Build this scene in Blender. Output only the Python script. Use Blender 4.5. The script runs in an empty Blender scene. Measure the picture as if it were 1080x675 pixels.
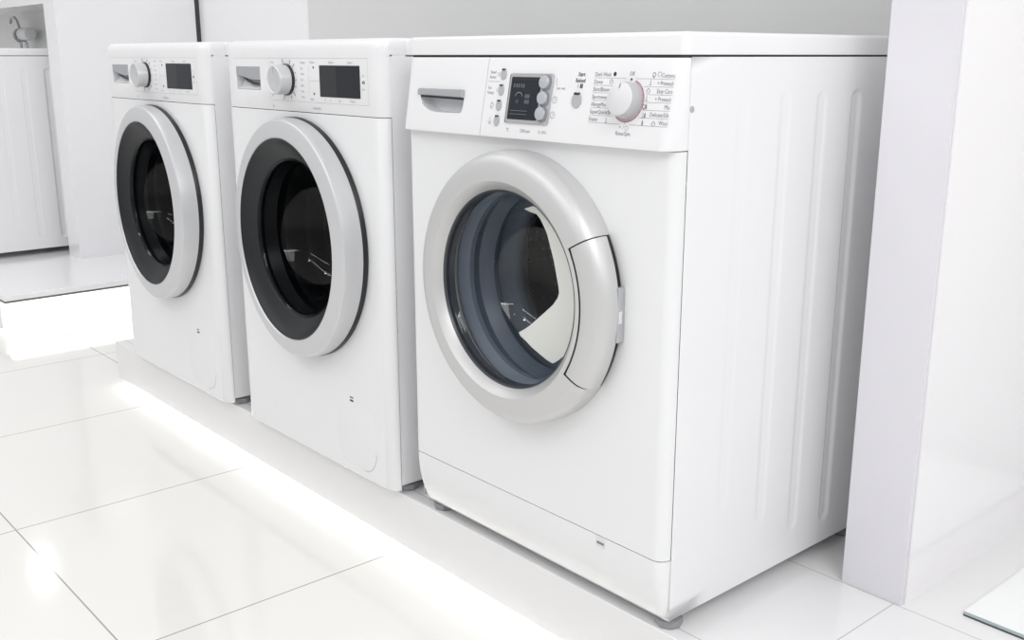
import bpy, bmesh, math
from mathutils import Vector, Matrix
PI = math.pi
D = bpy.data
COL = bpy.context.scene.collection

# ------------------------------------------------------------------ materials
def nodes_of(name):
    m = D.materials.new(name); m.use_nodes = True
    nt = m.node_tree
    return m, nt, nt.nodes['Principled BSDF']

def mat(name, col, rough=.4, metal=0., coat=0., emis=None, estr=0., vary=0., bump=0., scale=40., spec=.5):
    """principled material with a faint procedural mottling of colour / roughness"""
    m, nt, p = nodes_of(name)
    p.inputs['Base Color'].default_value = (*col, 1)
    p.inputs['Roughness'].default_value = rough
    p.inputs['Metallic'].default_value = metal
    p.inputs['Coat Weight'].default_value = coat
    p.inputs['Coat Roughness'].default_value = .06
    p.inputs['Specular IOR Level'].default_value = spec
    if emis:
        p.inputs['Emission Color'].default_value = (*emis, 1)
        p.inputs['Emission Strength'].default_value = estr
    tc = nt.nodes.new('ShaderNodeTexCoord')
    nz = nt.nodes.new('ShaderNodeTexNoise'); nz.inputs['Scale'].default_value = scale
    nt.links.new(tc.outputs['Object'], nz.inputs['Vector'])
    if vary:
        mx = nt.nodes.new('ShaderNodeMix'); mx.data_type = 'RGBA'
        mx.inputs['A'].default_value = (*col, 1)
        mx.inputs['B'].default_value = (*[c * (1 - vary) for c in col], 1)
        nt.links.new(nz.outputs['Fac'], mx.inputs['Factor'])
        nt.links.new(mx.outputs['Result'], p.inputs['Base Color'])
    if bump:
        b = nt.nodes.new('ShaderNodeBump'); b.inputs['Strength'].default_value = bump
        b.inputs['Distance'].default_value = .001
        nt.links.new(nz.outputs['Fac'], b.inputs['Height'])
        nt.links.new(b.outputs['Normal'], p.inputs['Normal'])
    return m

def tile_mat(name, col, joint, px, ox, py, oy, w=.0025, rough=.08, extra_y=()):
    """glossy porcelain with thin joint lines; object coordinates = metres"""
    m, nt, p = nodes_of(name)
    N = nt.nodes.new; L = nt.links.new
    tc = N('ShaderNodeTexCoord'); sp = N('ShaderNodeSeparateXYZ')
    L(tc.outputs['Object'], sp.inputs[0])
    def mth(op, a, b=None):
        n = N('ShaderNodeMath'); n.operation = op
        for i, v in enumerate((a, b)):
            if v is None: continue
            if isinstance(v, (int, float)): n.inputs[i].default_value = v
            else: L(v, n.inputs[i])
        return n.outputs[0]
    def lines(sock, pitch, off):
        t = mth('SUBTRACT', sock, off - pitch / 2)
        f = mth('MODULO', mth('ADD', t, pitch * 200), pitch)
        return mth('LESS_THAN', mth('ABSOLUTE', mth('SUBTRACT', f, pitch / 2)), w / 2)
    mask = None
    if px: mask = lines(sp.outputs['X'], px, ox)
    if py:
        a = lines(sp.outputs['Y'], py, oy); mask = mth('MAXIMUM', mask, a) if mask else a
    for y in extra_y:
        a = mth('LESS_THAN', mth('ABSOLUTE', mth('SUBTRACT', sp.outputs['Y'], y)), w / 2)
        mask = mth('MAXIMUM', mask, a) if mask else a
    nz = N('ShaderNodeTexNoise'); nz.inputs['Scale'].default_value = 6
    L(tc.outputs['Object'], nz.inputs['Vector'])
    v = N('ShaderNodeMix'); v.data_type = 'RGBA'
    v.inputs['A'].default_value = (*col, 1); v.inputs['B'].default_value = (*[c * .975 for c in col], 1)
    L(nz.outputs['Fac'], v.inputs['Factor'])
    mx = N('ShaderNodeMix'); mx.data_type = 'RGBA'
    L(mask, mx.inputs['Factor']); L(v.outputs['Result'], mx.inputs['A']); mx.inputs['B'].default_value = (*joint, 1)
    L(mx.outputs['Result'], p.inputs['Base Color'])
    p.inputs['Roughness'].default_value = rough
    return m

def glass_mat(name, tint, refl=1., rough=.01, f0=.028):
    """single-sheet glass: fresnel gloss over a tinted clear pane"""
    m = D.materials.new(name); m.use_nodes = True
    nt = m.node_tree; nt.nodes.clear(); N = nt.nodes.new
    o = N('ShaderNodeOutputMaterial'); mx = N('ShaderNodeMixShader')
    t = N('ShaderNodeBsdfTransparent'); t.inputs[0].default_value = (*tint, 1)
    g = N('ShaderNodeBsdfGlossy'); g.inputs['Roughness'].default_value = rough
    g.inputs['Color'].default_value = (refl, refl, refl, 1)
    lw = N('ShaderNodeLayerWeight'); lw.inputs[0].default_value = .5
    pw = N('ShaderNodeMath'); pw.operation = 'POWER'; pw.inputs[1].default_value = 4.
    ma = N('ShaderNodeMath'); ma.operation = 'MULTIPLY_ADD'; ma.inputs[1].default_value = .9; ma.inputs[2].default_value = f0
    nt.links.new(lw.outputs['Facing'], pw.inputs[0]); nt.links.new(pw.outputs[0], ma.inputs[0])
    nt.links.new(ma.outputs[0], mx.inputs[0]); nt.links.new(t.outputs[0], mx.inputs[1])
    nt.links.new(g.outputs[0], mx.inputs[2]); nt.links.new(mx.outputs[0], o.inputs[0])
    return m

def drum_mat(name, dark, hole):
    """brushed drum steel peppered with small drain holes"""
    m, nt, p = nodes_of(name); N = nt.nodes.new; L = nt.links.new
    tc = N('ShaderNodeTexCoord'); vo = N('ShaderNodeTexVoronoi'); vo.inputs['Scale'].default_value = 55
    vo.inputs['Randomness'].default_value = .35
    L(tc.outputs['Object'], vo.inputs['Vector'])
    lt = N('ShaderNodeMath'); lt.operation = 'LESS_THAN'; lt.inputs[1].default_value = .2
    L(vo.outputs['Distance'], lt.inputs[0])
    mx = N('ShaderNodeMix'); mx.data_type = 'RGBA'
    mx.inputs['A'].default_value = (*dark, 1); mx.inputs['B'].default_value = (*hole, 1)
    L(lt.outputs[0], mx.inputs['Factor']); L(mx.outputs['Result'], p.inputs['Base Color'])
    p.inputs['Metallic'].default_value = .75; p.inputs['Roughness'].default_value = .3
    return m

M = dict(
    enamel=mat('white_enamel', (.83, .83, .845), .22, coat=.3, vary=.01),
    front=mat('white_front', (.80, .805, .815), .25, coat=.3, vary=.01),
    plastic=mat('white_plastic', (.80, .80, .815), .33, vary=.01),
    silver=mat('silver_lacquer', (.60, .60, .60), .42, metal=.4, vary=.02, scale=300),
    silver_b=mat('satin_silver', (.62, .625, .64), .40, metal=.4, vary=.02, scale=300),
    lip=mat('grey_lip', (.42, .43, .45), .3, metal=.3, vary=.03),
    recess=mat('recess_white', (.70, .71, .73), .35, vary=.02),
    button=mat('button_grey', (.43, .44, .46), .35, vary=.03),
    bright=mat('bright_button', (.50, .52, .56), .25, metal=.3, vary=.03),
    frame=mat('display_frame', (.50, .51, .53), .25, metal=.5, vary=.03),
    black=mat('black_rubber', (.012, .012, .014), .35, vary=.2),
    seam=mat('seam_shadow', (.06, .06, .065), .7, vary=.1),
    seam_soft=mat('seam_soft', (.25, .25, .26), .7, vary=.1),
    funnel=mat('charcoal_trim', (.012, .014, .017), .42, vary=.1, spec=.35),
    lcd=mat('display_glass_dark', (.016, .018, .023), .3, vary=.1, spec=.25),
    lcd2=mat('display_slate', (.020, .024, .032), .25, vary=.4, scale=60, spec=.3),
    segment=mat('display_segments', (.20, .23, .27), .4, vary=.2),
    gasket=mat('slate_gasket', (.22, .245, .29), .35, vary=.08, scale=12),
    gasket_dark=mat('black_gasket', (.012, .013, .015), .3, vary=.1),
    drum=drum_mat('drum_steel', (.035, .035, .036), (.30, .30, .29)),
    drum_b=drum_mat('drum_steel_dark', (.03, .03, .03), (.09, .09, .09)),
    rim=mat('drum_rim_steel', (.45, .45, .44), .25, metal=.9, vary=.1),
    ink=mat('legend_ink', (.24, .24, .255), .6, vary=.1),
    ink_soft=mat('legend_ink_pale', (.40, .40, .42), .6, vary=.1),
    ink_black=mat('legend_ink_black', (.02, .02, .022), .5, vary=.1),
    red=mat('red_ring_ink', (.30, .010, .045), .5, vary=.1),
    foot=mat('grey_foot', (.30, .305, .32), .5, vary=.1),
    sheet_tone=mat('sheet_white', (.74, .75, .71), .6, vary=.03, scale=20),
    glass=glass_mat('door_glass_clear', (.80, .83, .86)),
    glass_dark=glass_mat('door_glass_smoked', (.45, .46, .48), f0=.014),
    wall=mat('wall_white_gloss', (.87, .865, .885), .2, coat=.4, vary=.01, scale=3),
    pillar=mat('pillar_white_gloss', (.88, .865, .88), .16, coat=.5, vary=.01, scale=3),
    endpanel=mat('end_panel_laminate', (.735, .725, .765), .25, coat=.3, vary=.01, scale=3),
    wallgrey=mat('wall_grey_satin', (.69, .695, .69), .35, vary=.02, scale=3),
    trimdark=mat('dark_joint', (.05, .05, .05), .5, vary=.1),
    slab_shadow=mat('slab_edge_shadow', (.18, .17, .15), .4, metal=.3, vary=.1),  # dark tone for the painted slab-edge shadow
    led=mat('led_diffuser', (1, 1, 1), .5, emis=(1, .985, .96), estr=5.),
    plate=mat('white_glass_plate', (.88, .89, .89), .05, coat=.6, vary=.01),
    plate_edge=mat('green_glass_edge', (.42, .50, .50), .1, vary=.05),
    tap=mat('tap_chrome', (.42, .43, .43), .25, metal=.6, vary=.05),
)
M['floor'] = tile_mat('floor_porcelain', (.845, .835, .81), (.38, .36, .32), .6, -.703, .62, -.538, w=.003, rough=.085)
M['deck'] = tile_mat('deck_porcelain', (.80, .795, .80), (.52, .51, .50), 8., .168, 0, 0, w=.0022, rough=.12, extra_y=(.03, .337))

# ------------------------------------------------------------------ mesh helpers
def obj(name, bm, m, parent=None, angle=35, loc=None):
    bmesh.ops.recalc_face_normals(bm, faces=bm.faces[:])
    me = D.meshes.new(name); bm.to_mesh(me); bm.free()
    for f in me.polygons: f.use_smooth = True
    me.set_sharp_from_angle(angle=math.radians(angle))
    for mm in (m if isinstance(m, (list, tuple)) else [m]): me.materials.append(mm)
    o = D.objects.new(name, me); COL.objects.link(o)
    if parent: o.parent = parent
    if loc: o.location = loc
    return o

def tag(o, label=None, cat=None, group=None, kind=None):
    if label: o['label'] = label
    if cat: o['category'] = cat
    if group: o['group'] = group
    if kind: o['kind'] = kind
    return o

def empty(name, loc, label, cat, group=None):
    o = D.objects.new(name, None); COL.objects.link(o); o.location = loc
    o.empty_display_size = .1
    return tag(o, label, cat, group)

def loft(levels, cap=True, bm=None):
    bm = bm or bmesh.new()
    rows = [[bm.verts.new(p) for p in lv] for lv in levels]
    n = len(rows[0])
    for a, b in zip(rows, rows[1:]):
        for i in range(n):
            j = (i + 1) % n
            bm.faces.new((a[i], a[j], b[j], b[i]))
    if cap:
        bm.faces.new(list(reversed(rows[0]))); bm.faces.new(rows[-1])
    return bm

def box(bm, x0, x1, y0, y1, z0, z1):
    p = [(x, y, z) for z in (z0, z1) for x, y in ((x0, y0), (x1, y0), (x1, y1), (x0, y1))]
    v = [bm.verts.new(q) for q in p]
    for f in ((0, 3, 2, 1), (4, 5, 6, 7), (0, 1, 5, 4), (1, 2, 6, 5), (2, 3, 7, 6), (3, 0, 4, 7)):
        bm.faces.new([v[i] for i in f])
    return bm

def bevel_all(bm, w, seg=2):
    bmesh.ops.bevel(bm, geom=bm.edges[:], offset=w, segments=seg, profile=.5, affect='EDGES')
    return bm

def lathe(profile, c, ex, ey, en, seg=96, a0=0., a1=2 * PI, skip=None, bm=None):
    """profile of (radius, height) turned about axis en through c"""
    bm = bm or bmesh.new()
    c, ex, ey, en = Vector(c), Vector(ex), Vector(ey), Vector(en)
    full = abs(a1 - a0 - 2 * PI) < 1e-6
    n = seg if full else seg + 1
    rows = []
    for r, h in profile:
        if r < 1e-6:
            v = bm.verts.new(c + en * h); rows.append([v] * n); continue
        rows.append([bm.verts.new(c + ex * r * math.cos(a0 + (a1 - a0) * i / seg) + ey * r * math.sin(a0 + (a1 - a0) * i / seg) + en * h) for i in range(n)])
    for k, (a, b) in enumerate(zip(rows, rows[1:])):
        for i in range(seg):
            if skip and skip(k, a0 + (a1 - a0) * (i + .5) / seg): continue
            j = (i + 1) % n if full else i + 1
            vs = []
            for v in (a[i], a[j], b[j], b[i]):
                if v not in vs: vs.append(v)
            if len(vs) > 2: bm.faces.new(vs)
    return bm

def tube(bm, pts, r, seg=10):
    pts = [Vector(p) for p in pts]; rows = []
    for i, p in enumerate(pts):
        t = (pts[min(i + 1, len(pts) - 1)] - pts[max(i - 1, 0)]).normalized()
        a = t.cross(Vector((0, .3, 1)) if abs(t.z) < .9 else Vector((1, 0, 0))).normalized(); b = t.cross(a)
        rows.append([p + (a * math.cos(2 * PI * k / seg) + b * math.sin(2 * PI * k / seg)) * r for k in range(seg)])
    return loft(rows, True, bm)

def poly_prism(bm, pts, fn, h0, h1):
    """polygon in panel (u,v) extruded between two heights; fn(u,v,h) -> point"""
    return loft([[fn(u, v, h) for u, v in pts] for h in (h0, h1)], True, bm)

def boolean(o, cutter_bm, op='DIFFERENCE'):
    bmesh.ops.recalc_face_normals(cutter_bm, faces=cutter_bm.faces[:])
    me = D.meshes.new('cutter'); cutter_bm.to_mesh(me); cutter_bm.free()
    c = D.objects.new('cutter', me); COL.objects.link(c)
    md = o.modifiers.new('cut', 'BOOLEAN'); md.object = c; md.operation = op; md.solver = 'EXACT'
    bpy.context.view_layer.update()
    par = o.parent; o.parent = None
    bpy.context.view_layer.update()
    dg = bpy.context.evaluated_depsgraph_get()
    nm = D.meshes.new_from_object(o.evaluated_get(dg))
    o.modifiers.clear(); old = o.data; nm.name = old.name
    o.data = nm; D.meshes.remove(old); D.objects.remove(c); D.meshes.remove(me)
    for f in nm.polygons: f.use_smooth = True
    nm.set_sharp_from_angle(angle=math.radians(35))
    o.parent = par
    return o

def print_on(o, bm, m):
    me = o.data
    if m.name not in [x.name for x in me.materials]: me.materials.append(m)
    k = [x.name for x in me.materials].index(m.name)
    for f in bm.faces: f.material_index = k
    t = D.meshes.new('t'); bm.to_mesh(t); bm.free()
    b = bmesh.new(); b.from_mesh(me); b.from_mesh(t); b.to_mesh(me); b.free(); D.meshes.remove(t)

def circle_pts(cu, cv, ru, rv, n=28, a0=0, a1=2 * PI):
    return [(cu + ru * math.cos(a0 + (a1 - a0) * i / n), cv + rv * math.sin(a0 + (a1 - a0) * i / n)) for i in range(n)]

def rrect(u0, u1, v0, v1, r, n=6):
    pts = []
    for cu, cv, a in ((u1 - r, v1 - r, 0), (u0 + r, v1 - r, 90), (u0 + r, v0 + r, 180), (u1 - r, v0 + r, 270)):
        for i in range(n + 1):
            t = math.radians(a + 90 * i / n); pts.append((cu + r * math.cos(t), cv + r * math.sin(t)))
    return pts

def flat_ring(bm, fn, cu, cv, r0, r1, a0, a1, h, n=48):
    for i in range(n):
        t0, t1 = a0 + (a1 - a0) * i / n, a0 + (a1 - a0) * (i + 1) / n
        bm.faces.new([bm.verts.new(fn(cu + r * math.cos(t), cv + r * math.sin(t), h)) for r, t in ((r0, t0), (r1, t0), (r1, t1), (r0, t1))])

def flat_rect(bm, fn, u0, u1, v0, v1, h):
    bm.faces.new([bm.verts.new(fn(u, v, h)) for u, v in ((u0, v0), (u1, v0), (u1, v1), (u0, v1))])

def stroke(bm, fn, a, b, w, h):
    dx, dy = b[0] - a[0], b[1] - a[1]; l = math.hypot(dx, dy); nx, ny = -dy / l * w / 2, dx / l * w / 2
    bm.faces.new([bm.verts.new(fn(u, v, h)) for u, v in ((a[0] + nx, a[1] + ny), (b[0] + nx, b[1] + ny), (b[0] - nx, b[1] - ny), (a[0] - nx, a[1] - ny))])

def text(bm, fn, s, u, v, size, align='LEFT', h=.0004, bold=0.):
    c = D.curves.new('t', 'FONT'); c.body = s; c.size = size; c.align_x = align; c.align_y = 'CENTER'
    c.resolution_u = 2; c.offset = bold
    o = D.objects.new('t', c); COL.objects.link(o)
    bpy.context.view_layer.update()
    me = D.meshes.new_from_object(o.evaluated_get(bpy.context.evaluated_depsgraph_get()))
    vs = [bm.verts.new(fn(u + q.co.x * .84, v + q.co.y, h)) for q in me.vertices]
    for f in me.polygons:
        try: bm.faces.new([vs[i] for i in f.vertices])
        except ValueError: pass
    D.objects.remove(o); D.curves.remove(c); D.meshes.remove(me)

# plan outline (front rounded corners), front at y=yf, back at y=yb
def plan(w, yf, yb, rx, ry, z, x0=None, x1=None, rl=True, rr=True, n=8):
    x0 = -w if x0 is None else x0; x1 = w if x1 is None else x1
    p = [(x0, yb, z)]
    if rl:
        p += [(x0 + rx * (1 - math.cos(i * PI / 2 / n)), yf + ry * (1 - math.sin(i * PI / 2 / n)), z) for i in range(n + 1)]
    else: p += [(x0, yf, z)]
    if rr:
        p += [(x1 - rx * (1 - math.cos(PI / 2 - i * PI / 2 / n)), yf + ry * (1 - math.sin(PI / 2 - i * PI / 2 / n)), z) for i in range(n + 1)]
    else: p += [(x1, yf, z)]
    p += [(x1, yb, z)]
    return p

W, DEP = .299, .56
X, Y, Z = (1, 0, 0), (0, 1, 0), (0, 0, 1)
NY = (0, -1, 0)

# ------------------------------------------------------------------ shared machine pieces
def cabinet(parent, ztop, ribs=True, z0=.025):
    bm = bmesh.new()
    slots = [(.098, .128, .17, .765), (.196, .226, .12, .777), (.287, .317, .075, .777), (.380, .411, .062, .777)] if ribs else []
    def depth(y, z):
        d = 0
        for k, (a, b, lo, hi) in enumerate(slots):
            r = (b - a) / 2; cy = (a + b) / 2
            zz = max(lo + r - z, z - (hi - r), 0)
            s = r - math.hypot(y - cy, zz)
            if s > 0:
                t = min(s / .009, 1); d = (.0004, .0007, .0012, .0038)[k] * t * t * (3 - 2 * t)
        return d
    if ribs:
        ys = [0.] + [.09 + i * .00225 for i in range(148)] + [DEP]
        zs = [z0, .05] + [.058 + i * .003 for i in range(14)] + [.11 + i * .005 for i in range(20)] + [.25, .35, .45, .55, .65, .72] + [.74 + i * .002 for i in range(22)] + [.80, ztop]
    else:
        ys, zs = [0., DEP], [z0, ztop]
    for sgn in (1, -1):
        g = [[bm.verts.new((sgn * (W - depth(y, z)), y, z)) for y in ys] for z in zs]
        for i in range(len(zs) - 1):
            for j in range(len(ys) - 1):
                bm.faces.new((g[i][j], g[i][j + 1], g[i + 1][j + 1], g[i + 1][j]))
    for q in (((-W, DEP, z0), (W, DEP, z0), (W, DEP, ztop), (-W, DEP, ztop)),
              ((-W, 0, z0), (W, 0, z0), (W, DEP, z0), (-W, DEP, z0)),
              ((-W, 0, ztop), (W, 0, ztop), (W, DEP, ztop), (-W, DEP, ztop))):
        bm.faces.new([bm.verts.new(p) for p in q])
    bmesh.ops.remove_doubles(bm, verts=bm.verts[:], dist=1e-5)
    return obj('cabinet', bm, M['enamel'], parent, 50)

def feet(parent, r=.021, y0=.030):
    for x in (-.275, .275):
        for y in (y0, .5):
            bm = lathe([(0, 0), (r * .9, 0), (r, .003), (r, .012), (r * .8, .014), (r * .5, .0145), (r * .5, .03), (0, .03)], (x, y, 0), X, Y, Z, 8)
            obj('foot', bm, M['foot'], parent, 30)

def lid(parent, y0, z0, z1, r=.006, rc=.012):
    lv = []
    for i in range(6):
        t = i / 5 * PI / 2; ins = r * (1 - math.cos(t)); z = z1 - r + r * math.sin(t)
        lv.append((ins, z))
    levels = []
    for ins, z in [(.001, z0), (0, z0 + .001)] + lv:
        pts = []
        for cx, cy, a in ((W - rc, DEP - rc, 0), (-W + rc, DEP - rc, 90), (-W + rc, y0 + rc, 180), (W - rc, y0 + rc, 270)):
            for k in range(7):
                t = math.radians(a + 15 * k); pts.append((cx + (rc - ins) * math.cos(t), cy + (rc - ins) * math.sin(t), z))
        levels.append(pts)
    return obj('lid', loft(levels), M['enamel'], parent, 40)

def drum(parent, zc, dm, y0=.115, lifters=True):
    c = (0, 0, zc)
    d = obj('drum', lathe([(.152, -y0), (.158, -y0 + .004), (.162, -y0 - .012), (.225, -y0 - .03), (.232, -y0 - .05), (.232, -.40), (.21, -.42), (.05, -.425), (0, -.42)], c, X, Z, NY, 72), dm, parent, 40)
    for k in range(3):
        a = math.radians(100 + 120 * k)
        bm = bmesh.new()
        rows = []
        for s in range(9):
            y = y0 + .055 + s * .028; e = math.sin(PI * (s + .6) / 9.2)
            row = []
            for t in (-1, -.6, -.25, .25, .6, 1):
                rr = .231 - .055 * e * (1 - abs(t) ** 2); aa = a + t * .12
                row.append((rr * math.cos(aa), y, zc + rr * math.sin(aa)))
            row += [(.2315 * math.cos(a + .12), y, zc + .2315 * math.sin(a + .12)), (.2315 * math.cos(a - .12), y, zc + .2315 * math.sin(a - .12))]
            rows.append(row)
        obj('drum_paddle', loft(rows, True, bm), dm, d, 40)
    obj('drum_rim', lathe([(.1515, -y0 - .002), (.1525, -y0 + .003), (.157, -y0 + .005), (.160, -y0 + .001), (.158, -y0 - .004)], c, X, Z, NY, 72), M['rim'], d)
    return d

# ------------------------------------------------------------------ machine A (silver door ring, slanted fascia)
PO = Vector((0, -.036, .705)); PE = Vector((0, .022, .117)); PL = PE.length; PE.normalize()
PN = Vector((1, 0, 0)).cross(PE)
def fa(u, v, h): return PO + Vector((u, 0, 0)) + PE * v + PN * h

def machine_a(loc, label, group=None):
    root = empty('washing_machine', loc, label, 'washing machine', group)
    zc = .478
    cabinet(root, .8235)
    feet(root)
    lid(root, -.012, .8262, .855)
    # dark shadow joints
    bm = bmesh.new(); box(bm, -.294, .294, -.006, .54, .8225, .8272)
    obj('lid_joint', bm, M['seam'], root)
    # front panel with door opening
    front_levels = [plan(W - .0008, -.02, -.0002, .018, .018, z) for z in (.1235, .7042)]
    fp = obj('front_panel', loft(front_levels), M['front'], root)
    boolean(fp, lathe([(0, -.05), (.168, -.05), (.168, .05), (0, .05)], (0, 0, zc), X, Z, NY, 96))
    bm = loft([plan(W - .003, -.017, .004, .018, .016, z) for z in (.119, .1215, .1255)])
    obj('kick_joint', bm, M['seam'], root)
    # kick panel, curved back towards its foot
    lv = []
    for i in range(13):
        t = i / 12; z = .0255 + t * .0965
        yf = -.02 + .021 * (1 - t) ** 2.2
        lv.append(plan(W - .0008 - .004 * max(0, .25 - t) * 4 * .3, yf, .0215 if t < .0 else max(yf + .0005, -.0002) + .004, .018, .018, z))
    kp = obj('kick_panel', loft(lv), M['front'], root)
    bm = bmesh.new(); f_ = lambda u, v, h: Vector((u, -.02 - h, v))
    poly_prism(bm, [(.169, .105), (.187, .105), (.187, .1215), (.169, .1215)], f_, -.002, .0006)
    fl = obj('release_tab', bm, M['recess'], kp)
    bm = bmesh.new(); poly_prism(bm, [(.171, .1095), (.186, .1095), (.186, .1135), (.171, .1135)], f_, .0003, .001)
    obj('tab_slot', bm, M['seam_soft'], fl)
    # fascia: detergent drawer and control panel share the slanted profile
    def fascia(x0, x1, rl, rr):
        lv = []
        for z in (.7055, .712, .75, .79, .816, .8225):
            v = (z - .705) / .117; yf = -.036 + .022 * v
            ed = .0012 if z in (.7055, .8225) else 0
            lv.append(plan(W, yf + ed, .003, .022, -yf + .001, z, x0, x1, rl, rr))
        return loft(lv)
    cp = obj('control_panel', fascia(-.0832, W - .00025, False, True), M['plastic'], root)
    dw = obj('detergent_drawer', fascia(-W + .00025, -.0846, True, False), M['plastic'], root)
    bm = bmesh.new(); poly_prism(bm, [(-.086, .003), (-.082, .003), (-.082, .115), (-.086, .115)], fa, -.012, -.003)
    obj('drawer_joint', bm, M['seam_soft'], root)
    # drawer scoop
    scoop = [(-.2475, .062), (-.2475, .055), (-.242, .045), (-.231, .038), (-.215, .0335), (-.195, .0318), (-.150, .0322), (-.139, .033), (-.1345, .036), (-.1335, .045), (-.1335, .062)]
    bm = bmesh.new()
    cu = sum(p[0] for p in scoop) / len(scoop)
    lvs = []
    for h, s in ((.004, 1.), (-.001, 1.), (-.010, .985), (-.017, .93), (-.021, .85)):
        lvs.append([fa(cu + (u - cu) * s, .062 + (v - .062) * s, h) for u, v in scoop])
    boolean(dw, loft(lvs))
    bm = bmesh.new()
    lvs = []
    for h, s in ((-.0005, .997), (-.010, .980), (-.0165, .925), (-.0205, .84)):
        lvs.append([fa(cu + (u - cu) * s, .062 + (v - .062) * s, h) for u, v in scoop])
    rows = [[bm.verts.new(p) for p in lv] for lv in lvs]
    for a, b in zip(rows, rows[1:]):
        for i in range(len(a) - 1): bm.faces.new((a[i], a[i + 1], b[i + 1], b[i]))
    bm.faces.new(rows[-1])
    hd = obj('handle_recess', bm, M['recess'], dw)
    bm = bmesh.new()
    lvs = []
    for h, ins in ((-.004, 0), (.004, 0), (.0055, .001)):
        lvs.append([fa(u, v, h) for u, v in ((-.2515 + ins, .0585 + ins), (-.133 - ins, .0565 + ins), (-.1335 - ins, .0682 - ins), (-.1365 - ins, .0692 - ins), (-.2495 + ins, .0688 - ins), (-.252 + ins, .0672 - ins))])
    obj('drawer_handle', loft(lvs, True, bm), M['lip'], dw)
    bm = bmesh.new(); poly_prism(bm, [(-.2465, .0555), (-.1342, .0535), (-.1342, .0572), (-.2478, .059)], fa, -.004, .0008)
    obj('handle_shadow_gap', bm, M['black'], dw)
    # display
    bm = bmesh.new()
    poly_prism(bm, rrect(-.0285, -.0225, .0235, .0955, .002), fa, -.002, .0012)
    dj = obj('display_edge', bm, M['seam'], cp)
    lvs = [[fa(u, v, h) for u, v in rrect(-.0255 + i, .0665 - i, .0235 + i, .0965 - i, .003)] for h, i in ((-.002, 0), (.0025, 0), (.0035, .001))]
    dp = obj('display', loft(lvs), M['frame'], cp)
    bm = bmesh.new(); poly_prism(bm, rrect(-.0205, .0435, .0285, .0905, .0015), fa, .002, .0041)
    sc = obj('display_screen', bm, M['lcd2'], dp)
    bm = bmesh.new(); h = .0045
    flat_rect(bm, fa, -.018, .040, .085, .089, h)
    obj('screen_header', bm, M['black'], sc)
    bm = bmesh.new()
    text(bm, fa, '8 8:8 8:8', -.0145, .0775, .0085, h=h)
    text(bm, fa, '888', .0135, .0625, .0085, h=h); text(bm, fa, '888', .0135, .0545, .0085, h=h)
    text(bm, fa, '12:', -.006, .0545, .007, h=h)
    flat_ring(bm, fa, .000, .060, .0075, .0088, .3, PI - .3, h, 14)
    for v in (.036, .041): flat_rect(bm, fa, -.015, .022, v, v + .0006, h)
    obj('screen_segments', bm, M['segment'], sc)
    for v in (.0836, .0611, .0387):
        kb = obj('round_button', lathe([(.0096, .002), (.0096, .0070), (.0090, .0080), (.006, .0085), (0, .0086)], fa(.0525, v, 0), X, PE, PN, 32), M['bright'], dp)
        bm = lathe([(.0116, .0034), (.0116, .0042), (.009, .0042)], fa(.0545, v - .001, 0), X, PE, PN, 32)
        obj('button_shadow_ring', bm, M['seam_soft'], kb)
    # oval buttons
    for u, v, ru, rv in ((-.0448, .0945, .0062, .0082), (-.0460, .0710, .0062, .0082), (-.0468, .0480, .0062, .0082), (-.0470, .0250, .0062, .0082), (.1178, .0606, .0097, .0108)):
        bm = bmesh.new()
        lvs = [[fa(a, b, h) for a, b in circle_pts(u, v, ru - i, rv - i)] for h, i in ((-.002, 0), (.0012, 0), (.002, .0008))]
        ob = obj('push_button', loft(lvs, True, bm), M['button'], cp)
        bm = bmesh.new()
        poly_prism(bm, [(u - ru * .55, v + rv * .68), (u + ru * .55, v + rv * .68), (u + ru * .5, v + rv * .98), (u - ru * .5, v + rv * .98)], fa, 0, .0026)
        obj('indicator', bm, M['ink_black'], ob)
    # programme dial
    kc = fa(.2137, .0632, 0)
    kn = obj('program_dial', lathe([(.0222, .0165), (.0215, .0185), (.0195, .0198), (0, .0202)], kc, X, PE, PN, 64), mat('dial_white', (.70, .70, .715), .35, vary=.02), cp)
    obj('dial_shaded_side', lathe([(.0245, -.001), (.0245, .003), (.0228, .0158), (.0222, .0167), (.020, .0167)], kc, X, PE, PN, 64), mat('dial_side_shade', (.48, .48, .50), .35, vary=.02), kn)  # shading of the dial's side is put into this darker grey
    bm = bmesh.new(); c2 = lambda u, v, h: kc + Vector((u, 0, 0)) + PE * v + PN * h
    stroke(bm, c2, (-.0005, .0135), (.0015, .0195), .0011, .0206)
    obj('dial_mark', bm, M['red'], kn)
    bm = bmesh.new()
    flat_ring(bm, c2, 0, 0, .0257, .0263, math.radians(-128), math.radians(72), .0006)
    flat_ring(bm, c2, 0, 0, .0275, .0284, math.radians(-128), math.radians(72), .0006)
    print_on(cp, bm, M['red'])
    # printed legend
    bm = bmesh.new(); ts = .0078; st = .0101
    left = ["Dark Wash", "Down", "Shirt/Blouses", "Sportswear", "AllergyPlus", "SuperQuick 15'", "Empty"]
    right = ["Cottons", "+ Prewash", "Easy Care", "+ Prewash", "Mix", "Delicate/Silk", "Wool"]
    for i in range(7):
        v = .0975 - st * i
        text(bm, fa, left[i], .1466, v - .0006, ts)
        text(bm, fa, right[i], .2882, v - .0006, ts, 'RIGHT')
        dv = abs(v - .0050 - .0632); half = math.sqrt(max(.0305 ** 2 - dv * dv, 0)) + .001
        if i in (0, 6): half = .0085
        flat_rect(bm, fa, .1466, .2137 - half, v - .0053, v - .00495, .0004)
        flat_rect(bm, fa, .2137 + half, .2887, v - .0053, v - .00495, .0004)
    text(bm, fa, 'Off', .2145, .0985, .0078, 'CENTER')
    text(bm, fa, 'Rinse/Spin', .2137, .0195, ts, 'CENTER')
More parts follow.
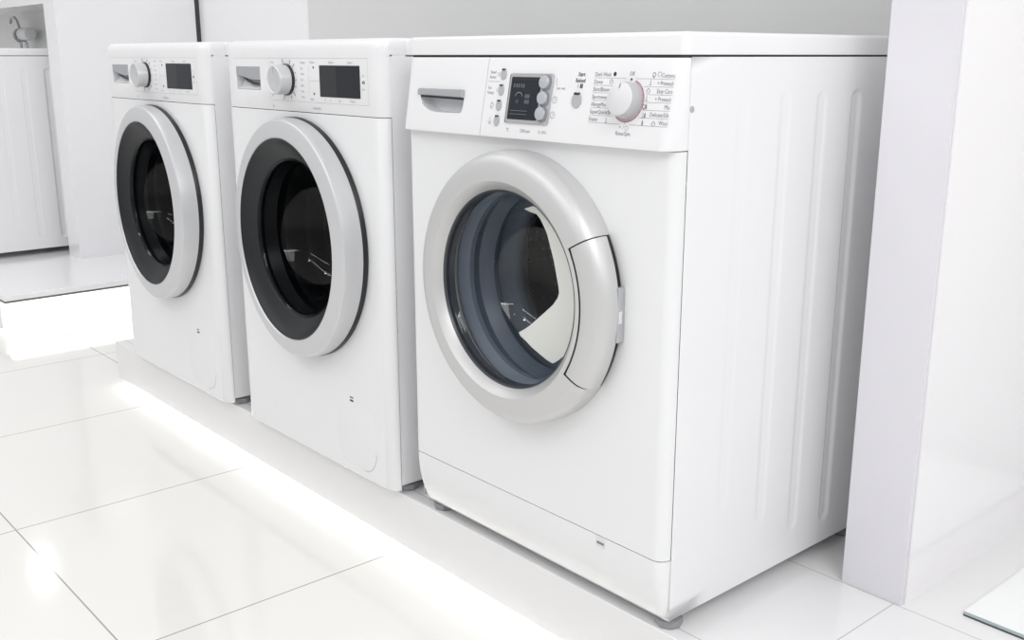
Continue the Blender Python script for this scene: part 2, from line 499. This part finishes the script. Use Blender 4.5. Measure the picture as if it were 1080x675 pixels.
    text(bm, fa, '+', .2065, .0275, .008, 'CENTER')
    flat_ring(bm, fa, .2185, .0272, .0026, .0031, 0, 2 * PI, .0004, 20)
    stroke(bm, fa, (.211, .025), (.214, .030), .0005, .0004)
    flat_rect(bm, fa, .2134, .2140, .0315, .0352, .0004)
    # small programme pictograms
    def pict(u, v, k):
        s = .0032
        if k == 0:
            flat_ring(bm, fa, u, v, .0022, .0030, 0, 2 * PI, .0004, 16); flat_rect(bm, fa, u - .001, u + .001, v - .0045, v - .0028, .0004)
        elif k == 1:
            stroke(bm, fa, (u, v + s), (u, v - s), .0007, .0004); stroke(bm, fa, (u - s * .6, v - s), (u + s * .6, v - s), .0006, .0004)
        elif k == 2:
            stroke(bm, fa, (u - s, v), (u, v + s), .0007, .0004); stroke(bm, fa, (u, v + s), (u + s, v), .0007, .0004)
            stroke(bm, fa, (u - s, v), (u - s * .3, v - s), .0007, .0004); stroke(bm, fa, (u + s, v), (u + s * .3, v - s), .0007, .0004)
        else:
            flat_rect(bm, fa, u - .0012, u + .0012, v - s, v + s * .6, .0004); flat_rect(bm, fa, u - .0007, u + .0007, v + s * .7, v + s * 1.1, .0004)
    for u, v, k in ((.2530, .0980, 0), (.2490, .0880, 1), (.2470, .0770, 2), (.2460, .0672, 1), (.2435, .0565, 0), (.2475, .0565, 3), (.2440, .0455, 1), (.2475, .0450, 3), (.2450, .0352, 3), (.2640, .0352, 2), (.1790, .0875, 2), (.1815, .0770, 1), (.1795, .0360, 1), (.181, .0460, 2)):
        pict(u, v, k)
    flat_ring(bm, fa, .2625, .0985, .0028, .0033, 0, 2 * PI, .0004, 18)
    print_on(cp, bm, M['ink']); bm = bmesh.new()
    # texts beside the ovals and the display
    for s, u, v in (('Speed', -.0760, .0975), ('Perfect', -.0770, .0900), ('Eco', -.0770, .0740), ('Perfect', -.0775, .0665)): text(bm, fa, s, u, v, .0062)
    flat_ring(bm, fa, -.0560, .0945, .0022, .0027, 0, 2 * PI, .0004, 16); flat_rect(bm, fa, -.0563, -.0557, .068, .074, .0004)
    flat_rect(bm, fa, -.079, -.052, .0832, .0836, .0004)
    for v in (.048, .025):
        flat_ring(bm, fa, -.0635, v, .0030, .0037, PI * (.9 if v < .03 else 0), PI * (2.1 if v < .03 else 2), .0004, 16)
        flat_rect(bm, fa, -.0665, -.0605, v - .0050, v - .0044, .0004); flat_rect(bm, fa, -.0638, -.0632, v + .002, v + .006, .0004)
    print_on(cp, bm, M['ink']); bm = bmesh.new()
    for v in (.0600, .0385):
        flat_ring(bm, fa, .0735, v, .0042, .0048, 0, 2 * PI, .0004, 24); stroke(bm, fa, (.0735, v), (.0735, v + .003), .0006, .0004); stroke(bm, fa, (.0735, v), (.0757, v), .0006, .0004)
    stroke(bm, fa, (.0715, .091), (.0735, .080), .0006, .0004)
    text(bm, fa, 'start  end', .0740, .0765, .0052)
    print_on(cp, bm, M['ink']); bm = bmesh.new()
    text(bm, fa, '\u00b0C', -.0200, .0128, .007, 'CENTER'); text(bm, fa, '1200 rpm', .0190, .0128, .0068, 'CENTER'); text(bm, fa, '0\u202f-\u202f24 h', .0570, .0128, .0068, 'CENTER')
    print_on(cp, bm, M['ink']); bm = bmesh.new()
    for u in (.1160, .1205, .1235): flat_rect(bm, fa, u, u + (.0006 if u < .119 else .0022), .0775, .0835, .0004)
    text(bm, fa, 'Start', .1210, .0965, .0082, 'CENTER', bold=.00010); text(bm, fa, 'Reload', .1200, .0880, .0082, 'CENTER', bold=.00010)
    print_on(cp, bm, M['ink_black']); bm = bmesh.new()
    poly_prism(bm, circle_pts(.1835, .0978, .0026, .0030, 14), fa, 0, .0004)
    poly_prism(bm, circle_pts(.2146, .0912, .0016, .0016, 14), fa, 0, .0004)
    print_on(cp, bm, M['ink_black'])
    obj('screw_cover', lathe([(.0042, -.001), (.0042, .0006), (.0035, .001), (0, .001)], (W, .0045, .758), Y, Z, X, 20), M['button'], root)
    # gasket, drum
    drum(root, zc, M['drum'], .125)
    gk = [(.1675, .0195), (.160, .012), (.151, .004), (.150, -.004), (.157, -.014), (.160, -.024), (.152, -.036), (.147, -.046), (.150, -.056), (.158, -.066), (.157, -.078), (.149, -.090), (.145, -.100), (.147, -.112), (.153, -.122)]
    obj('door_gasket', lathe(gk, (0, 0, zc), X, Z, NY, 96), M['gasket'], root)
    # door
    A0, A1 = math.radians(-34), math.radians(30)
    prof = [(.160, .0205), (.2105, .0205), (.2115, .034), (.2105, .047), (.2065, .0575), (.2, .0640), (.190, .0675), (.1740, .0700), (.1700, .0704), (.1670, .0704), (.1535, .0575), (.1530, .055), (.1530, .040), (.158, .026)]
    bm = lathe(prof, (0, 0, zc), X, Z, NY, 180, skip=lambda k, a: 0 < k < 7 and (a > 2 * PI + A0 or a < A1))
    dr = obj('door', bm, M['silver'], root, 40)
    bm = lathe([(.1735, .0688), (.190, .0655), (.200, .060), (.2065, .050), (.209, .0205)], (0, 0, zc), X, Z, NY, 60, A0 - .012, A1 + .012)
    obj('handle_joint', bm, M['black'], dr)
    hp = [(.1768, .0655), (.1768, .0696), (.1785, .0704), (.190, .0692), (.200, .0665), (.207, .0615), (.2125, .053), (.2150, .042), (.2145, .032), (.209, .030), (.200, .050), (.185, .060), (.1768, .0655)]
    bm = bmesh.new()
    rows = []
    n = 56
    for i in range(n + 1):
        a = A0 + .018 + (A1 - A0 - .030) * i / n
        e = min(i, n - i) / 3; e = 1 if e > 1 else .985 + .015 * e
        rows.append([(r * math.cos(a), -(h if e == 1 else h - (1 - e) * .05), zc + r * math.sin(a)) for r, h in hp[:-1]])
    obj('door_handle', loft(rows, True, bm), M['silver'], dr, 40)
    bm = bmesh.new(); box(bm, .2060, .2150, -.034, -.0203, zc - .044, zc + .036); bevel_all(bm, .002)
    lt = obj('door_latch', bm, M['frame'], dr)
    bm = bmesh.new(); box(bm, .2080, .2160, -.0325, -.026, zc - .016, zc + .002); bevel_all(bm, .001)
    obj('latch_tongue', bm, M['recess'], lt)
    obj('glass_seal', lathe([(.1534, .0572), (.1520, .0578), (.1500, .0550), (.1495, .050), (.1500, .036)], (0, 0, zc), X, Z, NY, 120), mat('seal_slate', (.05, .055, .065), .3, vary=.1), dr)
    gl = [(.1498, .0535), (.1492, .050), (.1480, .046), (.1455, .044), (.1440, .036), (.1410, .024), (.1380, .008), (.132, -.012), (.122, -.034), (.106, -.054), (.082, -.068), (.05, -.076), (.02, -.078), (0, -.078)]
    obj('door_glass', lathe(gl, (0, 0, zc), X, Z, NY, 96), M['glass'], dr, 60)
    return root

# ------------------------------------------------------------------ machine B (charcoal porthole, upright fascia)
def fb(u, v, h): return Vector((u, -.02 - h, v))
def machine_b(loc, label, group=None):
    root = empty('washing_machine', loc, label, 'washing machine', group)
    zc = .4675
    cabinet(root, .8235, ribs=False, z0=.020)
    feet(root, y0=.03)
    lid(root, .030, .826, .855)
    bm = bmesh.new(); box(bm, -.2945, .2945, .02, .54, .8225, .8272); obj('lid_joint', bm, M['seam_soft'], root)
    fp = obj('front_panel', loft([plan(W - .0004, -.02 + e, -.0005, .036, .019 - e, z) for z, e in ((.0095, .002), (.012, 0), (.7172, 0), (.7178, .0005))]), M['front'], root)
    boolean(fp, lathe([(0, -.05), (.175, -.05), (.175, .05), (0, .05)], (0, 0, zc), X, Z, NY, 96))
    obj('panel_joint', loft([plan(W - .003, -.0175, .003, .035, .0165, z) for z in (.7150, .7165, .7205)]), M['seam'], root)
    # fascia with softly rounded top
    Wf = W - .00025
    lv = [plan(Wf, -.0195, .004, .036, .021, .7192), plan(Wf, -.02, .004, .036, .0215, .7202)]
    ct = []
    for i in range(8):
        t = i / 7 * PI / 2
        ct.append(plan(W - .006 * (1 - math.cos(t)), -.02 + .018 * (1 - math.cos(t)), .034, .036, .0195, .8372 + .018 * math.sin(t)))
    lv2 = [plan(W, -.02, .034, .036, .0195, .8268)] + ct
    bm = loft(lv[:2] + [plan(Wf, -.02, .004, .036, .0215, .8245)])
    loft(lv2, True, bm)
    cp = obj('control_panel', bm, M['plastic'], root)
    bm = bmesh.new(); box(bm, -W + .0003, W - .0003, 0, .033, .8235, .827); 
    loft([plan(W - .0003, -.0197, .004, .036, .0195, z) for z in (.8235, .8275)], True, bm)
    obj('panel_filler', bm, M['plastic'], root)
    # drawer grip
    rec = [(-.2425, .757), (-.2425, .8035), (-.139, .8035), (-.139, .757)]
    bm = loft([[fb(u, v, h) for u, v in rec] for h in (.005, -.024)])
    boolean(cp, bm)
    bm = bmesh.new()
    lvs = [[fb(u, v, h) for u, v in [(-.2421, .7573 + a), (-.2421, .8032), (-.1394, .8032), (-.1394, .7573 + a)]] for h, a in ((-.0003, .0003), (-.010, .006), (-.0185, .020), (-.0205, .0405))]
    rows = [[bm.verts.new(p) for p in l] for l in lvs]
    for a, b in zip(rows, rows[1:]):
        for i in range(4): bm.faces.new((a[i], a[(i + 1) % 4], b[(i + 1) % 4], b[i]))
    bm.faces.new(rows[-1])
    rc = obj('drawer_recess', bm, M['recess'], cp)
    edge = [(-.2425, .7865), (-.226, .7850), (-.205, .7815), (-.185, .7788), (-.165, .7775), (-.139, .7770)]
    bm = bmesh.new()
    poly_prism(bm, edge + [(-.139, .8035), (-.2425, .8035)], fb, -.006, .0005)
    obj('drawer_handle', bm, M['lip'], cp)
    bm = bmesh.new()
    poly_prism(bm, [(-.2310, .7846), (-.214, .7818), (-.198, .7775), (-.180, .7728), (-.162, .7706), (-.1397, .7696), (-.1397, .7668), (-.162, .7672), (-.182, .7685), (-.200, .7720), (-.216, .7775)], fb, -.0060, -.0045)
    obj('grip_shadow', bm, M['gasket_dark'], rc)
    # display
    bm = bmesh.new(); poly_prism(bm, rrect(.0950, .2320, .7500, .8075, .0012), fb, -.002, .0009)
    dp = obj('display', bm, M['lcd'], cp)
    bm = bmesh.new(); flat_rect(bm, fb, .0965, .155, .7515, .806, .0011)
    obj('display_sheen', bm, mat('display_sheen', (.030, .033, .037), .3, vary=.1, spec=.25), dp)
    # dial
    kc = fb(-.0290, .7795, 0)
    k = obj('program_dial', lathe([(.0285, .004), (.0285, .026), (.0275, .029), (.025, .0305), (.0235, .029), (.010, .028), (.008, .0275), (0, .0275)], kc, X, Z, NY, 64), M['silver_b'], cp)
    obj('dial_base', lathe([(.0305, -.001), (.0305, .004), (.029, .0055), (.02, .0055)], kc, X, Z, NY, 64), M['black'], k)
    bm = bmesh.new()
    c2 = lambda u, v, h: kc + Vector((u, -h, v))
    flat_rect(bm, c2, -.0006, .0006, .014, .024, .0310)
    obj('dial_mark', bm, M['seam_soft'], k)
    # legend
    bm = bmesh.new()
    for a in (68, 45, 22, 0, -22, -45, -66, 112, 135, 158, 180, 202, 225, 248):
        t = math.radians(a); r1 = .040 if a in (68, 45, -45, -66, 112, 248) else .0375
        if abs(a) in (45,) or a in (112, 248): r1 = .043
        stroke(bm, c2, (.0335 * math.cos(t), .0335 * math.sin(t)), (r1 * math.cos(t), r1 * math.sin(t)), .0014, .0004)
    print_on(cp, bm, M['ink_black'])
    for v in (.8035, .7547):
        bm = bmesh.new(); poly_prism(bm, circle_pts(.0725, v, .0022, .0022, 14), fb, 0, .0004); print_on(cp, bm, M['ink_black'])
    bm = bmesh.new()
    bm.faces.new([bm.verts.new(fb(u, v, .0004)) for u, v in ((.2395, .7815), (.2395, .7755), (.2432, .7785))])
    flat_rect(bm, fb, .2440, .2450, .7755, .7815, .0004); flat_rect(bm, fb, .2460, .2470, .7755, .7815, .0004)
    print_on(cp, bm, M['ink_black'])
    bm = bmesh.new()
    for i, s in enumerate(['Wool', 'Rinse', 'Spin', 'Drain', 'Drum', 'Down', 'Silk']): text(bm, fb, s, -.092, .8125 - .0108 * i, .0062)
    for i, s in enumerate(['Cottons', 'Easy', 'Mixed', 'Dark', 'Sport', 'Super', 'Shirts']): text(bm, fb, s, .0245, .8125 - .0108 * i, .0062)
    text(bm, fb, 'Options', .060, .8130, .0062); text(bm, fb, 'Ready in', .1370, .8130, .0062, 'CENTER'); text(bm, fb, 'Speed 2', .2010, .8130, .0062, 'CENTER')
    text(bm, fb, 'Select', .058, .7445, .0062)
    for u, s in ((.111, '\u00b0C'), (.131, '8'), (.163, 'rpm'), (.207, '0 Finish +'), ): text(bm, fb, s, u, .7440, .0062, 'CENTER')
    text(bm, fb, 'On', .2430, .790, .006, 'CENTER'); text(bm, fb, 'Start', .2430, .7665, .006, 'CENTER')
    print_on(cp, bm, M['ink_soft'])
    for a_ in (('VarioPerfect', .0800, .7275, .0068, 'CENTER'), ('kg', -.0915, .7275, .008)):
        bm = bmesh.new(); text(bm, fb, *a_); print_on(cp, bm, M['ink_soft'])
    bm = bmesh.new()
    for a, b in (((-.252, .8205), (.258, .8205)), ((.258, .8205), (.258, .7385)), ((.258, .7385), (-.10, .7385)), ((-.100, .8205), (-.100, .7385)), ((.056, .7785), (.0945, .7785)), ((.0545, .806), (.0545, .751))):
        stroke(bm, fb, a, b, .0004, .0004)
    print_on(cp, bm, M['ink_soft'])
    # service flap and its two dashes
    lvs = [[fb(u, v, h) for u, v in rrect(.105 + i, .2445 - i, .0255 + i, .160 - i, .045 - i, 10)] for h, i in ((-.002, 0), (.0001, 0), (.0002, .0006))]
    fl = obj('service_flap', loft(lvs), M['front'], fp)
    bm = bmesh.new()
    pts = rrect(.105, .2445, .0255, .160, .045, 12)
    arc = [p for p in pts if p[0] > .19 and p[1] < .095]
    for a, b in zip(arc, arc[1:]):
        if math.hypot(a[0] - b[0], a[1] - b[1]) < .03: stroke(bm, fb, a, b, .0007, .0004)
    print_on(fl, bm, M['seam_soft'])
    bm = bmesh.new()
    for v, hh in ((.1690, .0011), (.1622, .0018)): poly_prism(bm, [(.1555, v - hh), (.1675, v - hh), (.1675, v + hh), (.1555, v + hh)], fb, -.001, .0004)
    obj('flap_mark', bm, M['ink_black'], fp)
    # gasket, drum
    drum(root, zc, M['drum_b'], .125)
    gk = [(.1745, .0195), (.168, .005), (.160, -.01), (.164, -.03), (.155, -.05), (.160, -.08), (.150, -.10), (.153, -.122)]
    obj('door_gasket', lathe(gk, (0, 0, zc), X, Z, NY, 96), M['gasket_dark'], root)
    # door
    def tilt(bm, k=.05):
        # the front of this door leans out a little towards its grip side
        for v in bm.verts:
            v.co.y -= k * v.co.x * min(max((-v.co.y - .034) / .022, 0), 1)
        return bm
    c = (0, 0, zc)
    dr = obj('door', tilt(lathe([(.236, .0305), (.2398, .0312), (.2402, .039), (.2388, .050), (.2368, .0570), (.2352, .0587), (.2330, .0596), (.2065, .0662), (.2040, .0664), (.2022, .0650), (.2010, .062), (.2005, .058)], c, X, Z, NY, 180)), M['silver_b'], root, 32)
    obj('door_seal_ring', lathe([(.180, .0202), (.2390, .0202), (.2412, .0215), (.2412, .0295), (.2400, .0315), (.2300, .0320)], c, X, Z, NY, 128), M['black'], dr)
    obj('porthole_trim', tilt(lathe([(.2020, .0630), (.2005, .0642), (.1980, .0630), (.1965, .0600), (.1800, .0475), (.1640, .0372), (.1610, .0355), (.1595, .032), (.1595, .02)], c, X, Z, NY, 128)), M['funnel'], dr, 50)
    gl = [(.1600, .0345), (.1580, .0365), (.1560, .0350), (.1545, .028), (.152, .014), (.146, -.006), (.136, -.030), (.120, -.055), (.096, -.076), (.062, -.090), (.03, -.095), (0, -.096)]
    obj('door_glass', lathe(gl, c, X, Z, NY, 96), M['glass_dark'], dr, 60)
    return root

# ------------------------------------------------------------------ things
ZD = -.025
machine_a((-.299, 0, ZD), 'nearest white washing machine with clear porthole and red-ringed dial', 'washing machines on the display platforms')
machine_b((-.969, 0, ZD), 'middle white washing machine of the row, with charcoal porthole trim', 'washing machines on the display platforms')
machine_b((-1.666, 0, ZD), 'white washing machine with charcoal porthole standing at left end of the near platform', 'washing machines on the display platforms')
machine_a((-4.049, 0, ZD), 'white washing machine at far left showing only its side, below the tap', 'washing machines on the display platforms')

# flat white sheet set in the near machine's porthole
def sheet(name, pts, y0, tilt, label):
    bm = bmesh.new()
    cx = sum(p[0] for p in pts) / len(pts); cz = sum(p[1] for p in pts) / len(pts)
    def P(x, z, d): return (-.299 + x, y0 + tilt * x + d, z + ZD)
    front = bm.faces.new([bm.verts.new(P(x, z, 0)) for x, z in pts])
    front.normal_update()
    bmesh.ops.triangulate(bm, faces=[front], ngon_method='EAR_CLIP')
    ext = bmesh.ops.extrude_face_region(bm, geom=bm.faces[:])
    bmesh.ops.translate(bm, verts=[v for v in ext['geom'] if isinstance(v, bmesh.types.BMVert)], vec=(0, .0008, 0))
    return obj(name, bm, M['sheet_tone'], None, 60)
pts = [(-.006, .598), (.007, .595), (.022, .593), (.030, .587), (.035, .581), (.041, .573), (.046, .565), (.054, .545), (.061, .527), (.067, .506), (.072, .488), (.073, .479), (.070, .471), (.060, .459), (.041, .443),
       (.009, .417), (-.006, .407), (-.018, .400), (-.014, .395), (0, .389), (.013, .382), (.031, .375), (.048, .369), (.060, .3665)]
pts += [(.127 * math.cos(math.radians(a)), .478 + .127 * math.sin(math.radians(a))) for a in range(-60, 86, 6)]
s = sheet('white_sheet', pts, -.012, .0, '')
tag(s, 'flat white sheet held in the clear porthole dish of the nearest washing machine', 'leaflet')

# display platforms
def platform(x0, x1, y0, y1, zt, zb, label, dm='deck'):
    root = empty('display_platform', ((x0 + x1) / 2, y0, -.158), label, 'platform')
    ox, oy, oz = root.location
    bm = bmesh.new(); box(bm, x0, x1, y0, y1, zb, zt); bevel_all(bm, .0012, 1)
    bmesh.ops.translate(bm, verts=bm.verts[:], vec=(0, 0, 0))
    d = obj('platform_deck', bm, M[dm], root); d.location = (-ox, -oy, -oz)
    return root, (-ox, -oy, -oz)
p1, off = platform(-2.15, 2.3, .004, .984, ZD, -.137, 'long low white display platform with glowing toe light under the three near washing machines')
bm = bmesh.new(); box(bm, -2.07, 2.25, .09, .984, -.158, -.137)
obj('platform_plinth', bm, M['wall'], p1).location = off
bm = bmesh.new(); box(bm, -2.12, 2.27, .012, .088, -.1400, -.1372)
tag(obj('toe_light', bm, M['led'], p1), 'glowing white strip light').location = off
p2, off = platform(-6.5, -3.0, -.07, .62, ZD, -.045, 'far low white display platform with glowing base under the alcove at far left', 'wall')
bm = bmesh.new(); box(bm, -6.5, -3.08, -.066, .62, -.158, -.045)
obj('platform_plinth', bm, M['wall'], p2).location = off
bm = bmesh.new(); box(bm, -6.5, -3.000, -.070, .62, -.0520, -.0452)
obj('edge_shadow', bm, M['slab_shadow'], p2).location = off  # dark strip standing in for the shadow under the slab edge
bm = bmesh.new(); box(bm, -3.07, -3.02, -.055, .60, -.0550, -.0522)
tag(obj('toe_light', bm, M['led'], p2), 'glowing white strip light').location = off

# glass plate lying at right
bm = bmesh.new(); box(bm, .256, 1.3, .386, .95, -.0240, -.0175)
pl = obj('glass_plate', bm, M['plate'])
tag(pl, 'white back-painted glass plate lying on the platform beside the right-hand wall', 'glass plate')
bm = bmesh.new(); box(bm, .2555, 1.3, .3852, .3860, -.0225, -.0175)
obj('plate_edge', bm, M['plate_edge'], pl)
bm = bmesh.new(); box(bm, .2555, 1.3, .3846, .3852, -.0250, -.0225)
obj('plate_gap', bm, M['seam'], pl)

# water tap in the far alcove
tap = empty('water_tap', (-4.60, .62, .895), 'grey wall tap with curved hose above the washing machine in the far alcove', 'tap')
bm = lathe([(.018, 0), (.018, .05), (.024, .052), (.024, .075), (0, .078)], (0, 0, 0), X, Z, NY, 20); obj('valve_body', bm, M['tap'], tap)
bm = lathe([(.0, -.012), (.034, -.010), (.036, 0), (.034, .012), (0, .014)], (-.02, -.055, 0), Y, Z, X, 20); obj('valve_wheel', bm, M['tap'], tap)
bm = lathe([(0, .012), (.026, .012), (.030, .018), (.030, .125), (.026, .135), (0, .135)], (0, -.055, .006), Y, Z, X, 20); obj('hose_coupling', bm, M['recess'], tap)
bm = bmesh.new(); tube(bm, [(-.02, -.055, .03), (-.05, -.055, .07), (-.10, -.05, .088), (-.16, -.05, .085), (-.175, -.05, .06)], .006); obj('hose', bm, M['tap'], tap)
bm = bmesh.new(); tube(bm, [(-.012, -.055, -.02), (-.012, -.055, -.2), (-.012, -.03, -.5), (-.012, -.03, -.92)], .010); obj('drain_pipe', bm, M['tap'], tap)
bm = bmesh.new(); tube(bm, [(.04, -.055, -.03), (.04, -.055, -.2), (.04, -.03, -.5), (.04, -.03, -.92)], .013); obj('supply_pipe', bm, M['recess'], tap)

# ------------------------------------------------------------------ the setting
def struct(name, bm, m, label, cat, angle=35):
    return tag(obj(name, bm, m, None, angle), label, cat, None, 'structure')
bm = bmesh.new(); box(bm, -11, 5, -6, 4, -.2, -.158); struct('floor', bm, M['floor'], 'glossy cream porcelain tile floor', 'floor')
bm = bmesh.new(); box(bm, .077, .1815, .349, .984, ZD, 1.3); wr = struct('wall_right', bm, M['pillar'], 'glossy white partition end at right of the nearest washing machine', 'wall')
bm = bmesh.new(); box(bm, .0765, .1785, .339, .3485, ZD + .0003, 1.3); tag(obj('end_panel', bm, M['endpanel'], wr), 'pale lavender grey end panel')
bm = bmesh.new(); box(bm, -3.660, -3.530, .38, .965, ZD, 1.3); struct('wall_left', bm, M['wall'], 'tall white partition behind the end washing machine at left', 'wall')
bm = bmesh.new(); box(bm, -3.535, -2.62, .985, 1.05, -.158, 1.3); struct('wall_return', bm, M['wall'], 'white wall stretch beside the dark joint', 'wall')
bm = bmesh.new(); box(bm, -2.62, 3.0, .985, 1.05, -.158, 1.3); struct('wall_back', bm, M['wallgrey'], 'light grey wall behind the row of washing machines', 'wall')
bm = bmesh.new(); box(bm, -3.560, -3.528, .966, .984, -.158, 1.3); struct('trim_1', bm, M['trimdark'], 'dark vertical joint between partition and grey wall', 'trim')
bm = bmesh.new(); box(bm, -6.5, -3.66, .62, .66, -.158, 1.3); struct('wall_alcove', bm, M['wallgrey'], 'pale grey back wall of the far alcove', 'wall')
bm = bmesh.new(); box(bm, -6.5, -3.66, .385, .62, 1.005, 1.3); struct('trim_2', bm, M['wall'], 'white header over the far alcove', 'trim')

# ------------------------------------------------------------------ light
sc = bpy.context.scene
w = D.worlds.new('shop_light'); sc.world = w; w.use_nodes = True
nt = w.node_tree; bg = nt.nodes['Background']
tc = nt.nodes.new('ShaderNodeTexCoord'); sp = nt.nodes.new('ShaderNodeSeparateXYZ'); rp = nt.nodes.new('ShaderNodeValToRGB')
nt.links.new(tc.outputs['Generated'], sp.inputs[0])
mp = nt.nodes.new('ShaderNodeMapRange'); mp.inputs['From Min'].default_value = -1; mp.inputs['From Max'].default_value = 1
nt.links.new(sp.outputs['Z'], mp.inputs['Value']); nt.links.new(mp.outputs['Result'], rp.inputs[0])
cr = rp.color_ramp
cr.elements[0].position = .45; cr.elements[0].color = (.62, .62, .63, 1)
cr.elements[1].position = .95; cr.elements[1].color = (1, 1, 1.0, 1)
nt.links.new(rp.outputs[0], bg.inputs[0]); bg.inputs[1].default_value = .84

def area(name, loc, target, sx, sy, power, col=(1, 1, 1)):
    l = D.lights.new(name, 'AREA'); l.shape = 'RECTANGLE'; l.size = sx; l.size_y = sy; l.energy = power; l.color = col
    o = D.objects.new(name, l); COL.objects.link(o); o.location = loc
    o.rotation_euler = (Vector(target) - Vector(loc)).to_track_quat('-Z', 'Y').to_euler()
    return o
area('streak_light_front', (-1.2, -2.4, 2.7), (-1.0, -.4, .2), 3.2, .09, 9)  # added strips, shaped to reflect as streaks in the door glass
area('streak_light_front', (-.8, -3.6, 2.6), (-1.0, -.4, .2), 3.2, .09, 9)
area('streak_light_right', (2.4, -1.6, 2.4), (-.6, -.2, .4), 2.6, .08, 8)  # added strip for streak reflections from the right
area('fill_light_right', (1.9, -1.0, 2.5), (-.2, .3, .3), 1.2, 1.2, 24)  # added overhead fill from the right, no fixture modelled
area('fill_light_left', (-2.7, -.8, 2.7), (-2.7, -.6, 0), .7, .7, 9)  # added overhead fill for the left end, no fixture modelled
area('pillar_fill_right', (2.7, .1, 1.5), (.2, .5, .3), 1.4, 1.0, 6.5)  # fill added to brighten the pillar's right face
def disc(name, loc, r, power):
    l = D.lights.new(name, 'AREA'); l.shape = 'DISK'; l.size = 2 * r; l.energy = power
    o = D.objects.new(name, l); COL.objects.link(o); o.location = loc
disc('downlight_alcove', (-6.94, .98, 2.7), .06, 3)
disc('downlight_back', (.46, 1.86, 2.7), .14, 10)
for i_, (x, y) in enumerate(((-3.2, -1.6), (-2.0, -2.2), (-.9, -1.7), (.2, -2.3), (1.1, -2.0))): disc('downlight_aisle', (x, y, 2.7), .05, 3)

# ------------------------------------------------------------------ camera
f, pitch, yaw = 1091.9467, .2498, .8533
cam = D.cameras.new('camera'); cam.sensor_width = 36; cam.sensor_fit = 'HORIZONTAL'; cam.lens = f / 1080 * 36
cam.clip_start = .05
co = D.objects.new('camera', cam); COL.objects.link(co)
co.location = (.8706, -1.0626, .7998)
co.rotation_euler = (PI / 2 - pitch, 0, yaw)
sc.camera = co
sc.view_settings.view_transform = 'Standard'
sc.view_settings.look = 'None'
sc.view_settings.exposure = .07
